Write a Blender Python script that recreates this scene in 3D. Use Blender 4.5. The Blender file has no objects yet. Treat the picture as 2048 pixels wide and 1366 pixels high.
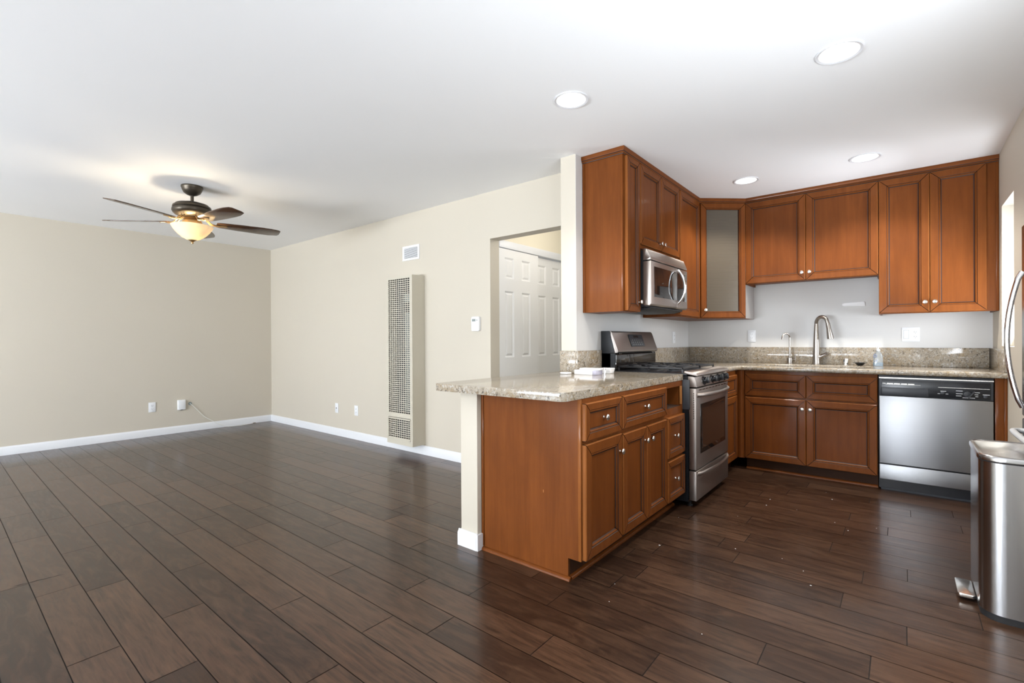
import bpy, bmesh, math, random
from mathutils import Matrix, Vector
random.seed(7)
PI = math.pi
S = bpy.context.scene
COL = S.collection

# ------------------------------------------------------------------ camera
CAM_H, YAW, PITCH, ROLL, FPX = 1.1302, 0.6829, -0.0019, -0.0049, 960.13
cd = bpy.data.cameras.new('camera'); cd.sensor_width = 36.0; cd.lens = FPX / 2048 * 36.0; cd.clip_start = 0.02
cam = bpy.data.objects.new('camera', cd); COL.objects.link(cam); S.camera = cam
_F = Vector((-math.sin(YAW), math.cos(YAW), 0)); _R = Vector((math.cos(YAW), math.sin(YAW), 0)); _U = Vector((0, 0, 1))
F2 = _F * math.cos(PITCH) + _U * math.sin(PITCH); U2 = _U * math.cos(PITCH) - _F * math.sin(PITCH)
R3 = _R * math.cos(ROLL) + U2 * math.sin(ROLL); U3 = U2 * math.cos(ROLL) - _R * math.sin(ROLL)
cam.matrix_world = Matrix(((R3.x, U3.x, -F2.x, 0), (R3.y, U3.y, -F2.y, 0), (R3.z, U3.z, -F2.z, CAM_H), (0, 0, 0, 1)))

# ------------------------------------------------------------------ light, exposure
S.view_settings.view_transform = 'Standard'; S.view_settings.look = 'None'
S.view_settings.gamma = 1.0; S.view_settings.use_curve_mapping = False
S.view_settings.exposure = 0.32
S.cycles.caustics_reflective = False
W = bpy.data.worlds.new('sky'); S.world = W; W.use_nodes = True
W.node_tree.nodes['Background'].inputs[0].default_value = (0.85, 0.93, 1.0, 1)
W.node_tree.nodes['Background'].inputs[1].default_value = 1.2

def area(name, loc, rot, sx, sy, power, color):
    l = bpy.data.lights.new(name, 'AREA'); l.shape = 'RECTANGLE'; l.size = sx; l.size_y = sy; l.energy = power; l.color = color
    o = bpy.data.objects.new(name, l); o.location = loc; o.rotation_euler = rot; COL.objects.link(o); return o
DAY = (0.86, 0.925, 1.0)
area('daylight_living_window', (-3.9, -5.22, .72), (PI/2+1.08, 0, 0), 4.4, 1.3, 780, DAY)
area('added_ceiling_fill', (.60, 1.15, 1.3), (0, PI/2+1.0, 0), 1.2, 1.9, 44, DAY)  # invented window light beside the camera, added to brighten the kitchen ceiling
area('daylight_kitchen_window', (-0.69, -5.22, 1.45), (PI/2+.75, 0, 0), 1.66, 1.2, 66, DAY)
area('daylight_side_window', (0.73, 4.5, 1.56), (0, PI/2+.30, 0), 0.95, 0.44, 26, DAY)

# ------------------------------------------------------------------ materials
def mat(name, color=(.8, .8, .8), rough=.5, metal=0., spec=.5, coat=0., coat_r=.1, emit=None, es=0., trans=0., ior=1.45, alpha=1.):
    m = bpy.data.materials.new(name); m.use_nodes = True
    p = m.node_tree.nodes['Principled BSDF']
    p.inputs['Base Color'].default_value = (*color, 1); p.inputs['Roughness'].default_value = rough
    p.inputs['Metallic'].default_value = metal; p.inputs['Specular IOR Level'].default_value = spec
    p.inputs['Coat Weight'].default_value = coat; p.inputs['Coat Roughness'].default_value = coat_r
    p.inputs['Transmission Weight'].default_value = trans; p.inputs['IOR'].default_value = ior
    p.inputs['Alpha'].default_value = alpha
    if emit: p.inputs['Emission Color'].default_value = (*emit, 1); p.inputs['Emission Strength'].default_value = es
    return m
def NT(m): return m.node_tree, m.node_tree.nodes['Principled BSDF']
def N(nt, t, **k):
    n = nt.nodes.new(t)
    for a, v in k.items(): setattr(n, a, v)
    return n
def coords(nt, scale, kind='Object'):
    tc = N(nt, 'ShaderNodeTexCoord'); mp = N(nt, 'ShaderNodeMapping'); mp.inputs['Scale'].default_value = scale
    nt.links.new(tc.outputs[kind], mp.inputs[0]); return mp.outputs[0]
def noise(nt, vec, scale, detail=4, rough=.55, dist=0.):
    n = N(nt, 'ShaderNodeTexNoise'); n.inputs['Scale'].default_value = scale; n.inputs['Detail'].default_value = detail
    n.inputs['Roughness'].default_value = rough; n.inputs['Distortion'].default_value = dist
    if vec: nt.links.new(vec, n.inputs['Vector'])
    return n.outputs[0]
def ramp(nt, fac, stops):
    r = N(nt, 'ShaderNodeValToRGB'); e = r.color_ramp.elements
    while len(e) < len(stops): e.new(.5)
    for i, (p, c) in enumerate(stops): e[i].position = p; e[i].color = (*c, 1)
    nt.links.new(fac, r.inputs[0]); return r.outputs[0]
def bump(nt, p, h, strength, dist=.002):
    b = N(nt, 'ShaderNodeBump'); b.inputs['Strength'].default_value = strength; b.inputs['Distance'].default_value = dist
    nt.links.new(h, b.inputs['Height']); nt.links.new(b.outputs[0], p.inputs['Normal'])
def mixc(nt, fac, a, b, mode='MIX'):
    m = N(nt, 'ShaderNodeMix', data_type='RGBA', blend_type=mode)
    if isinstance(fac, float): m.inputs[0].default_value = fac
    else: nt.links.new(fac, m.inputs[0])
    for i, x in ((6, a), (7, b)):
        if isinstance(x, tuple): m.inputs[i].default_value = (*x, 1)
        else: nt.links.new(x, m.inputs[i])
    return m.outputs[2]
def paint(name, c, rough=.6, bs=.12, sc=260):
    m = mat(name, c, rough, spec=.3); nt, p = NT(m); v = coords(nt, (1, 1, 1))
    bump(nt, p, noise(nt, v, sc, 2), bs, .001)
    big = noise(nt, v, 1.2, 2); nt.links.new(ramp(nt, big, [(.3, tuple(x*.985 for x in c)), (.7, c)]), p.inputs['Base Color']); return m
def wood(name, dark, light, rough=.42, axis='Z', coat=.12, bumps=.03):
    m = mat(name, light, rough, spec=.07, coat=coat, coat_r=.10); nt, p = NT(m)
    sc = {'Z': (14, 14, .9), 'X': (.9, 14, 14), 'Y': (14, .9, 14)}[axis]
    v = coords(nt, sc); g = noise(nt, v, 2.2, 6, .6, .4)
    blot = noise(nt, coords(nt, (1, 1, .45)), 6, 4, .6, .3)
    c1 = ramp(nt, g, [(.18, dark), (.86, light)])
    c2 = mixc(nt, ramp(nt, blot, [(.30, (.28,)*3), (.62, (0.,)*3)]), c1, tuple(x*.45 for x in dark))
    nt.links.new(c2, p.inputs['Base Color']); bump(nt, p, g, bumps, .0015); return m
def steel(name, c=(.33, .336, .35), rough=.42, axis='X', aniso=.0):
    m = mat(name, c, rough, 1.0); nt, p = NT(m)
    sc = {'X': (1, 160, 160), 'Z': (160, 160, 1), 'Y': (160, 1, 160)}[axis]
    g = noise(nt, coords(nt, sc), 3, 3); r = N(nt, 'ShaderNodeMapRange'); r.inputs[3].default_value = rough*.85; r.inputs[4].default_value = rough*1.2
    nt.links.new(g, r.inputs[0]); nt.links.new(r.outputs[0], p.inputs['Roughness']); bump(nt, p, g, .02, .0005)
    tg = N(nt, 'ShaderNodeTangent', direction_type='RADIAL', axis='Z'); nt.links.new(tg.outputs[0], p.inputs['Tangent'])
    p.inputs['Anisotropic'].default_value = .7; p.inputs['Anisotropic Rotation'].default_value = .25; return m

M = {}
M['cream'] = paint('cream_wall_paint', (.585, .535, .450))
M['grey'] = paint('pale_grey_wall_paint', (.64, .632, .620))
M['ceil'] = paint('white_ceiling_paint', (.92, .925, .93), .8)
M['hall'] = paint('warm_hall_paint', (.82, .76, .62))
M['white'] = mat('white_gloss_trim_paint', (.74, .75, .775), .35)
M['door_white'] = mat('white_door_paint', (.85, .85, .85), .4)
M['wood'] = wood('cherry_stained_maple', (.128, .0360, .0075), (.205, .0620, .0135))
M['woodh'] = wood('cherry_stained_maple_level_grain', (.128, .0360, .0075), (.205, .0620, .0135), axis='X')
M['woodd'] = wood('cherry_stained_maple_panel', (.117, .0320, .0065), (.186, .0545, .0117))
M['glaze'] = mat('dark_glaze_line', (.030, .010, .005), .5)
M['edge'] = wood('painted_lit_edge', (.20, .065, .016), (.31, .108, .028), coat=.1)  # same cabinet stain made paler: window-lit side painted into the edge colour
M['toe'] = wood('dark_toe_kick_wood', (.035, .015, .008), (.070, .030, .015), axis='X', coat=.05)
M['raw'] = wood('worn_wood_edge', (.30, .12, .035), (.44, .19, .06), coat=.1)
M['inside'] = mat('dark_cabinet_interior', (.04, .02, .012), .6)
M['melamine'] = paint('taupe_cabinet_side', (.36, .33, .31), .5)
M['nickel'] = mat('satin_nickel', (.80, .78, .74), .22, 1.0)
M['chrome'] = mat('polished_chrome', (.85, .85, .86), .10, 1.0)
M['brushed'] = mat('brushed_nickel_tap', (.40, .365, .33), .27, 1.0)
M['steel'] = steel('brushed_stainless_level', axis='X')
M['steely'] = steel('brushed_stainless_range', (.37, .33, .305), .36, axis='Y'); M['steely'].node_tree.nodes['Principled BSDF'].inputs['Metallic'].default_value = .9
M['sinksteel'] = mat('satin_sink_steel', (.30, .30, .30), .6, .6)
M['steelz'] = steel('brushed_stainless_upright', (.44, .44, .445), .24, axis='Z')
M['black'] = mat('black_enamel', (.012, .013, .016), .25)
M['blackm'] = mat('black_matt_plastic', (.02, .022, .026), .5)
M['charcoal'] = mat('charcoal_plastic', (.036, .039, .046), .4)
M['iron'] = mat('cast_iron_grate', (.02, .02, .022), .38)
M['glassb'] = mat('black_oven_glass', (.015, .012, .011), .05, spec=.8)
M['ovenpane'] = mat('dark_oven_pane', (.03, .02, .015), .04, spec=1.0)
M['plastic'] = mat('white_plastic', (.80, .81, .83), .3)
M['lcd'] = mat('grey_lcd', (.25, .28, .27), .3)
M['slot'] = mat('dark_slot', (.08, .08, .08), .6)
M['heater'] = mat('beige_heater_enamel', (.56, .52, .43), .42)
M['bronze'] = mat('oil_rubbed_bronze', (.075, .062, .046), .36, .7)
M['brass'] = mat('antique_brass', (.42, .27, .12), .32, .8)
M['cable'] = mat('white_cable', (.80, .80, .76), .4)
M['paper'] = mat('white_card', (.86, .86, .87), .5)
M['bluegrey'] = mat('blue_print', (.16, .22, .40), .5)
M['print'] = mat('pale_lilac_print', (.48, .47, .58), .5)
M['rubber'] = mat('black_rubber', (.015, .015, .016), .7)
M['fridge_side'] = mat('grey_painted_steel', (.55, .56, .58), .4)
M['lamp'] = mat('lit_lamp_lens', (1, 1, 1), .5, emit=(1.0, .96, .88), es=7.0)
M['bulb'] = mat('lit_bulb', (1, .95, .85), .5, emit=(1.0, .86, .62), es=3.0)
M['baffle'] = mat('white_baffle', (.92, .91, .88), .5)

def mk_bowl():
    m = mat('lit_alabaster_glass', (.95, .88, .74), .35, emit=(1.0, .84, .60), es=.24); nt, p = NT(m)
    out = [n for n in nt.nodes if n.type == 'OUTPUT_MATERIAL'][0]
    tr = N(nt, 'ShaderNodeBsdfTranslucent'); tr.inputs[0].default_value = (.60, .50, .34, 1)
    mx = N(nt, 'ShaderNodeMixShader'); mx.inputs[0].default_value = .5
    nt.links.new(p.outputs[0], mx.inputs[1]); nt.links.new(tr.outputs[0], mx.inputs[2]); nt.links.new(mx.outputs[0], out.inputs[0])
    return m
M['bowl'] = mk_bowl()

def mk_floor():
    m = mat('hand_scraped_dark_planks', (.1, .05, .03), .32, spec=.32, coat=.34, coat_r=.13); nt, p = NT(m)
    g = N(nt, 'ShaderNodeNewGeometry')
    add = N(nt, 'ShaderNodeVectorMath', operation='ADD'); sc = N(nt, 'ShaderNodeVectorMath', operation='SCALE')
    comb = N(nt, 'ShaderNodeCombineXYZ'); nt.links.new(g.outputs['Random Per Island'], comb.inputs[0]); nt.links.new(g.outputs['Random Per Island'], comb.inputs[1])
    nt.links.new(comb.outputs[0], sc.inputs[0]); sc.inputs['Scale'].default_value = 37.0
    nt.links.new(coords(nt, (1, 1, 1)), add.inputs[0]); nt.links.new(sc.outputs[0], add.inputs[1])
    def stretched(s):
        mp = N(nt, 'ShaderNodeMapping'); mp.inputs['Scale'].default_value = s; nt.links.new(add.outputs[0], mp.inputs[0]); return mp.outputs[0]
    grain = noise(nt, stretched((2.2, 26, 1)), 2.5, 7, .62, .6)
    fig = noise(nt, stretched((2.5, 9, 1)), 1.6, 4, .6, 1.5)
    base = ramp(nt, g.outputs['Random Per Island'], [(0, (.034, .0150, .0082)), (.5, (.058, .0270, .0150)), (1, (.096, .048, .027))])
    c = mixc(nt, ramp(nt, grain, [(.35, (.75,)*3), (.68, (0.,)*3)]), base, (.011, .006, .004))
    c = mixc(nt, ramp(nt, fig, [(.45, (0.,)*3), (.75, (.6,)*3)]), c, (.095, .050, .028))
    nt.links.new(c, p.inputs['Base Color'])
    rr = N(nt, 'ShaderNodeMapRange'); rr.inputs[3].default_value = .24; rr.inputs[4].default_value = .40
    nt.links.new(grain, rr.inputs[0]); nt.links.new(rr.outputs[0], p.inputs['Roughness'])
    scr = noise(nt, stretched((1.2, 30, 1)), 1.3, 3, .5, .3)
    bump(nt, p, scr, .14, .003); return m
M['floor'] = mk_floor()
M['seam'] = mat('dark_plank_seam', (.012, .007, .005), .7)

def mk_granite():
    m = mat('speckled_beige_granite', (.6, .5, .4), .10, spec=.5); nt, p = NT(m); v = coords(nt, (1, 1, 1))
    big = noise(nt, v, 7, 4, .6, .8); mid = noise(nt, v, 44, 5, .68, .8)
    c = ramp(nt, big, [(.30, (0.312, 0.270, 0.214)), (.50, (0.351, 0.303, 0.238)), (.62, (0.312, 0.244, 0.160)), (.74, (0.335, 0.285, 0.218))])
    c = mixc(nt, ramp(nt, mid, [(.37, (.75,)*3), (.48, (0.,)*3)]), c, (.155, .122, .088))
    lt = noise(nt, coords(nt, (1.2, 1, 1.1)), 55, 4, .65, .6)
    c = mixc(nt, ramp(nt, lt, [(.53, (0.,)*3), (.62, (.8,)*3)]), c, (.47, .445, .405))
    gd = noise(nt, coords(nt, (1.3, 1, 1.2)), 34, 4, .6, .9)
    c = mixc(nt, ramp(nt, gd, [(.58, (0.,)*3), (.66, (.6,)*3)]), c, (.26, .16, .068))
    dv = coords(nt, (1.7, 1.0, 1.2)); sp = noise(nt, dv, 52, 5, .70, 1.4)
    c = mixc(nt, ramp(nt, sp, [(.580, (0.,)*3), (.615, (.95,)*3)]), c, (.030, .026, .025))
    nt.links.new(c, p.inputs['Base Color']); return m
M['granite'] = mk_granite()

def mk_ribbed():
    m = mat('ribbed_smoky_glass', (.10, .082, .060), .20, spec=.6, trans=.10); nt, p = NT(m)
    w = N(nt, 'ShaderNodeTexWave', wave_type='BANDS', bands_direction='Z'); w.inputs['Scale'].default_value = 28
    nt.links.new(coords(nt, (1, 1, 1)), w.inputs['Vector']); bump(nt, p, w.outputs[0], .25, .002); return m
M['ribbed'] = mk_ribbed()
def mk_blade():
    m = wood('dark_walnut_blade', (.045, .022, .013), (.10, .05, .028), .30, 'X', .8); return m
M['blade'] = mk_blade()
def mk_pane(name):
    m = bpy.data.materials.new(name); m.use_nodes = True; nt = m.node_tree; nt.nodes.clear()
    o = N(nt, 'ShaderNodeOutputMaterial'); t = N(nt, 'ShaderNodeBsdfTransparent'); g = N(nt, 'ShaderNodeBsdfGlossy'); g.inputs['Roughness'].default_value = .02
    f = N(nt, 'ShaderNodeFresnel'); mx = N(nt, 'ShaderNodeMixShader')
    nt.links.new(f.outputs[0], mx.inputs[0]); nt.links.new(t.outputs[0], mx.inputs[1]); nt.links.new(g.outputs[0], mx.inputs[2]); nt.links.new(mx.outputs[0], o.inputs[0]); return m
M['pane'] = mk_pane('clear_window_glass')
M['soapglass'] = mat('clear_soap_bottle', (.62, .67, .70), .12, spec=.6, trans=.72)
M['soapblue'] = mat('blue_soap', (.35, .55, .75), .2)

# ------------------------------------------------------------------ mesh helpers
ORI = {}
def basis(u, v, n, o):
    u, v, n, o = map(Vector, (u, v, n, o))
    return Matrix(((u.x, v.x, n.x, o.x), (u.y, v.y, n.y, o.y), (u.z, v.z, n.z, o.z), (0, 0, 0, 1)))
def faceY(x, y, z): return basis((1, 0, 0), (0, 0, 1), (0, -1, 0), (x, y, z))      # looks toward the camera side (-Y)
def faceX(x, y, z): return basis((0, 1, 0), (0, 0, 1), (1, 0, 0), (x, y, z))       # looks toward +X
class B:
    def __init__(s): s.bm = bmesh.new()
    def _post(s, verts, faces, mi, M_, bev, seg=2, edges=None):
        if M_ is not None: bmesh.ops.transform(s.bm, matrix=M_, verts=verts)
        for f in faces: f.material_index = mi
        if bev:
            es = edges if edges is not None else list({e for f in faces for e in f.edges})
            r = bmesh.ops.bevel(s.bm, geom=es, offset=bev, segments=seg, profile=.5, affect='EDGES', clamp_overlap=True)
            for f in r['faces']: f.material_index = mi
    def box(s, x0, x1, y0, y1, z0, z1, mi=0, bev=0, M_=None, seg=2):
        vs = [s.bm.verts.new(c) for c in ((x0, y0, z0), (x1, y0, z0), (x1, y1, z0), (x0, y1, z0), (x0, y0, z1), (x1, y0, z1), (x1, y1, z1), (x0, y1, z1))]
        fs = [s.bm.faces.new([vs[i] for i in q]) for q in ((3, 2, 1, 0), (4, 5, 6, 7), (0, 1, 5, 4), (1, 2, 6, 5), (2, 3, 7, 6), (3, 0, 4, 7))]
        s._post(vs, fs, mi, M_, bev, seg); return s
    def prism(s, poly, a0, a1, axis='Z', mi=0, bev=0, M_=None, seg=2):
        def pt(p, a): return {'Z': (p[0], p[1], a), 'Y': (p[0], a, p[1]), 'X': (a, p[0], p[1])}[axis]
        lo = [s.bm.verts.new(pt(p, a0)) for p in poly]; hi = [s.bm.verts.new(pt(p, a1)) for p in poly]; n = len(poly)
        fs = [s.bm.faces.new(lo[::-1]), s.bm.faces.new(hi)] + [s.bm.faces.new((lo[i], lo[(i+1) % n], hi[(i+1) % n], hi[i])) for i in range(n)]
        s._post(lo + hi, fs, mi, M_, bev, seg); return s
    def quad(s, pts, mi=0, M_=None):
        vs = [s.bm.verts.new(p) for p in pts]; f = s.bm.faces.new(vs); s._post(vs, [f], mi, M_, 0); return s
    def lathe(s, prof, c=(0, 0, 0), seg=32, mi=0, M_=None, cap=True):
        rings = []
        for r, z in prof:
            rings.append([s.bm.verts.new((c[0] + r*math.cos(2*PI*i/seg), c[1] + r*math.sin(2*PI*i/seg), c[2] + z)) for i in range(seg)])
        fs = []
        for a, b in zip(rings, rings[1:]):
            for i in range(seg): fs.append(s.bm.faces.new((a[i], a[(i+1) % seg], b[(i+1) % seg], b[i])))
        if cap:
            if prof[0][0] > 1e-4: fs.append(s.bm.faces.new(rings[0][::-1]))
            if prof[-1][0] > 1e-4: fs.append(s.bm.faces.new(rings[-1]))
        s._post([v for r in rings for v in r], fs, mi, M_, 0); return s
    def tube(s, pts, r, seg=12, mi=0, M_=None, flat=1.):
        pts = [Vector(p) for p in pts]; n = len(pts); rr = r if isinstance(r, (list, tuple)) else [r]*n
        up = None; rings = []
        for i, p in enumerate(pts):
            t = (pts[min(i+1, n-1)] - pts[max(i-1, 0)]).normalized()
            if up is None: up = t.orthogonal().normalized()
            up = (up - t*up.dot(t)).normalized(); b = t.cross(up)
            rings.append([s.bm.verts.new(p + up*rr[i]*math.cos(2*PI*k/seg)*flat + b*rr[i]*math.sin(2*PI*k/seg)) for k in range(seg)])
        fs = []
        for a, c in zip(rings, rings[1:]):
            for k in range(seg): fs.append(s.bm.faces.new((a[k], a[(k+1) % seg], c[(k+1) % seg], c[k])))
        fs += [s.bm.faces.new(rings[0][::-1]), s.bm.faces.new(rings[-1])]
        s._post([v for q in rings for v in q], fs, mi, M_, 0); return s
    def holed(s, outer, holes, z0, z1, mi=0, bev=0, seg=3):
        es = []
        for loop in [outer] + holes:
            vs = [s.bm.verts.new((x, y, z1)) for x, y in loop]
            es += [s.bm.edges.new((vs[i], vs[(i+1) % len(vs)])) for i in range(len(vs))]
        fs = [g for g in bmesh.ops.triangle_fill(s.bm, use_beauty=True, use_dissolve=False, edges=es)['geom'] if isinstance(g, bmesh.types.BMFace)]
        r = bmesh.ops.extrude_face_region(s.bm, geom=fs)
        nv = [g for g in r['geom'] if isinstance(g, bmesh.types.BMVert)]; bmesh.ops.translate(s.bm, vec=(0, 0, z0 - z1), verts=nv)
        s.bm.normal_update(); allf = list(s.bm.faces)
        bmesh.ops.recalc_face_normals(s.bm, faces=allf); s.bm.normal_update()
        for f in allf: f.material_index = mi
        if bev:
            se = [e for e in s.bm.edges if len(e.link_faces) == 2 and abs(e.link_faces[0].normal.z) + abs(e.link_faces[1].normal.z) < 1.2 and (abs(e.link_faces[0].normal.z) > .9 or abs(e.link_faces[1].normal.z) > .9)]
            bmesh.ops.bevel(s.bm, geom=se, offset=bev, segments=seg, profile=.5, affect='EDGES', clamp_overlap=True)
        return s
def finish(name, b, mats, parent=None, base=None, smooth=35, kind=None):
    me = bpy.data.meshes.new(name); bm = b.bm
    bmesh.ops.recalc_face_normals(bm, faces=bm.faces)
    org = Vector(ORI[parent.name]) if parent else Vector(base or (0, 0, 0))
    bmesh.ops.translate(bm, vec=-org, verts=bm.verts)
    bm.normal_update()
    for e in bm.edges:
        if len(e.link_faces) == 2 and e.calc_face_angle(0) > math.radians(smooth): e.smooth = False
    for f in bm.faces: f.smooth = True
    bm.to_mesh(me); bm.free()
    for m in (mats if isinstance(mats, (list, tuple)) else [mats]): me.materials.append(M[m] if isinstance(m, str) else m)
    o = bpy.data.objects.new(name, me); COL.objects.link(o); ORI[o.name] = tuple(org)
    if parent: o.parent = parent
    else: o.location = org
    if kind: o['kind'] = kind
    return o
def thing(name, label, cat, base, group=None):
    o = bpy.data.objects.new(name, None); o.empty_display_size = .1; o.location = base; COL.objects.link(o); ORI[o.name] = tuple(base)
    o['label'] = label; o['category'] = cat
    if group: o['group'] = group
    return o
def tag(o, label, cat, group=None):
    o['label'] = label; o['category'] = cat
    if group: o['group'] = group
    return o
def arc(cx, cy, r, a0, a1, n):
    return [(cx + r*math.cos(math.radians(a0 + (a1-a0)*i/n)), cy + r*math.sin(math.radians(a0 + (a1-a0)*i/n))) for i in range(n+1)]
def rrect(x0, x1, y0, y1, r, n=6):
    return arc(x1-r, y1-r, r, 0, 90, n) + arc(x0+r, y1-r, r, 90, 180, n) + arc(x0+r, y0+r, r, 180, 270, n) + arc(x1-r, y0+r, r, 270, 360, n)

# ------------------------------------------------------------------ room shell
CE = 2.44
LW, HW, SL, SR, SE, SW, RW = -7.017, 3.158, -1.905, -1.780, 2.906, 5.176, 0.537
FY = -5.20
CANS = [(-1.397, 2.237), (-.222, 2.650), (-.207, 4.305), (-.997, 4.292)]

GOUGE = [(-3.205, .262, .05, .006), (-3.198, .30, .07, .009), (-3.190, .345, .06, .005), (-3.186, .385, .05, .004)]   # dark scratch across two boards
def build_floor():
    b = B(); w, y0 = .1515, .312; gx = .0018; gy = .0016
    J = {-1: [-3.186], 0: [-4.504, -3.902, -2.988, -2.264], 1: [-6.301, -5.135, -4.223, -3.489, -2.877, -1.943], 2: [-5.433, -3.89, -2.352], 3: [-4.299, -3.694, -2.779, -1.534],
         4: [-4.111, -3.313, -2.065], 5: [-3.486, -2.86, -1.63], 6: [-3.078, -2.145, -1.428], 7: [-3.39, -2.471, -1.752, -1.04], 8: [-2.726, -1.499, -.682], 9: [-2.093, -1.18], 10: [-2.535, -.395],
         11: [-.09], 13: [.01], 14: [-.207], 15: [-.673], 16: [-.149], 17: [-.687, .015], 18: [-.305], 19: [-.748], 20: [-.268], 21: [-.07], 22: [-.263], 24: [-.66, .038], 25: [.247]}
    for k in range(-38, 40):
        ya, yb = y0 + k*w + gy, y0 + (k+1)*w - gy
        js = sorted(J.get(k, [random.uniform(-1.5, -.5)])); xs = list(js)
        x = js[0]
        while x > -7.2:
            x -= random.choice((.45, .6, .75, .9, 1.05, 1.2)) * random.uniform(.9, 1.1); xs.append(x)
        x = js[-1]
        while x < 1.4:
            x += random.uniform(.8, 1.35); xs.append(x)
        for a, c in zip(js, js[1:]):
            if c - a > 1.7: xs.append((a+c)/2 + random.uniform(-.1, .1))
        xs = sorted(xs)
        xlim = 1.38 if yb > 3.08 and ya < 3.82 else RW+.10
        for a, c in zip(xs, xs[1:]):
            a, c = max(a, LW-.02), min(c, xlim)
            if c - a > .01: b.quad([(a+gx, ya, 0), (c-gx, ya, 0), (c-gx, yb, 0), (a+gx, yb, 0)], 0)
    b.quad([(LW-.05, FY-.05, -.003), (1.40, FY-.05, -.003), (1.40, 6.1, -.003), (LW-.05, 6.1, -.003)], 1)
    for x, y, l, w_ in GOUGE: b.quad([(x, y, .0003), (x+w_, y+l*.3, .0003), (x+.006, y+l, .0003), (x-.002, y+l*.6, .0003)], 1)
    finish('floor', b, ['floor', 'seam'], kind='structure')
build_floor()

b = B(); b.holed([(LW-.1, FY-.1), (1.6, FY-.1), (1.6, 6.2), (LW-.1, 6.2)], [[(x + .082*math.cos(2*PI*i/32), y + .082*math.sin(2*PI*i/32)) for i in range(32)] for x, y in CANS], CE, CE+.02)
finish('ceiling', b, 'ceil', kind='structure')
b = B().box(LW-.12, LW, FY-.1, HW+.12, 0, CE+.01); finish('wall_left', b, 'cream', kind='structure')
HX = -2.812; HZ = 2.027
b = B().box(LW, HX, HW, HW+.12, 0, CE+.01).box(HX, SL, HW, HW+.12, HZ, CE+.01); finish('wall_back', b, 'cream', kind='structure')
# divider: full-height stub behind the range plus the low half wall in front of it
b = B().box(SL, SR-.002, SE, 6.1, 0, CE+.01, 0).box(SR-.002, SR, SE+.001, SW, 0, CE+.01, 1).box(SL, SR, 1.886, SE, 0, .857, 0, bev=.004)
finish('wall_divider', b, ['cream', 'grey'], kind='structure')
b = B().box(SR-.002, RW+.3, SW, SW+.12, 0, CE+.01); finish('wall_kitchen', b, 'grey', kind='structure')
# right wall with the window above the counter and the refrigerator alcove
WY0, WY1, WZ0, WZ1 = 4.273, 4.738, 1.076, 2.045
AY0, AY1, AZ = 3.10, 3.80, 1.86
b = B()
b.box(RW, RW+.22, WY1, SW, 0, CE+.01).box(RW, RW+.22, AY1, WY0, 0, CE+.01).box(RW, RW+.22, WY0, WY1, 0, WZ0).box(RW, RW+.22, WY0, WY1, WZ1, CE+.01)
b.box(RW, RW+.22, AY0, AY1, AZ, CE+.01).box(RW, RW+.22, 2.15, AY0, 0, CE+.01).box(RW, RW+.22, FY-.1, .15, 0, CE+.01).box(RW, RW+.22, .15, 2.15, 0, .65).box(RW, RW+.22, .15, 2.15, 2.10, CE+.01)
b.box(RW+.22, 1.42, AY1, AY1+.05, 0, CE+.01).box(RW+.22, 1.42, AY0-.05, AY0, 0, CE+.01).box(1.37, 1.42, AY0, AY1, 0, CE+.01).box(RW+.22, 1.42, AY0, AY1, AZ, AZ+.05)
finish('wall_right', b, 'cream', kind='structure')
b = B(); b.box(RW+.15, RW+.19, WY0, WY0+.035, WZ0, WZ1).box(RW+.15, RW+.19, WY1-.035, WY1, WZ0, WZ1).box(RW+.15, RW+.19, WY0+.035, WY1-.035, WZ0, WZ0+.035).box(RW+.15, RW+.19, WY0+.035, WY1-.035, WZ1-.035, WZ1)
b.box(RW+.168, RW+.172, WY0+.03, WY1-.03, WZ0+.03, WZ1-.03, 1)
finish('window_1', b, ['white', 'pane'], kind='structure')
# wall behind the camera with the two windows that light the room
b = B()
w1 = (-6.2, -1.7, .04, 2.15); w2 = (-1.54, .15, .82, 2.10)
b.box(LW, w1[0], FY-.1, FY, 0, CE+.01).box(w1[1], w2[0], FY-.1, FY, 0, CE+.01).box(w2[1], RW, FY-.1, FY, 0, CE+.01)
for w in (w1, w2): b.box(w[0], w[1], FY-.1, FY, 0, w[2]).box(w[0], w[1], FY-.1, FY, w[3], CE+.01)
finish('wall_front', b, 'cream', kind='structure')
for i, (w, nm) in enumerate(((w1, 3), (w2, 2))):
    b = B(); t = .05
    b.box(w[0], w[1], FY-.08, FY-.03, w[2], w[2]+t).box(w[0], w[1], FY-.08, FY-.03, w[3]-t, w[3]).box(w[0], w[0]+t, FY-.08, FY-.03, w[2]+t, w[3]-t).box(w[1]-t, w[1], FY-.08, FY-.03, w[2]+t, w[3]-t)
    for k in range(1, nm): x = w[0] + (w[1]-w[0])*k/nm; b.box(x-.02, x+.02, FY-.08, FY-.03, w[2]+t, w[3]-t)
    finish('window_%d' % (i+2), b, 'white', kind='structure')
b = B(); t = .05
b.box(RW+.08, RW+.13, .15, 2.15, .65, .70).box(RW+.08, RW+.13, .15, 2.15, 2.05, 2.10)
for y in (.15, 1.125, 2.10): b.box(RW+.08, RW+.13, y, y+.05, .70, 2.05)
finish('window_4', b, 'white', kind='structure')  # unseen window and wall opening, added to go with the ceiling fill
# hall behind the opening
b = B().box(HX-.06, SL, 6.0, 6.1, 0, CE+.01).box(HX-.10, HX, HW+.12, 6.1, 2.043, CE+.01)
finish('wall_hall', b, 'hall', kind='structure')

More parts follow.
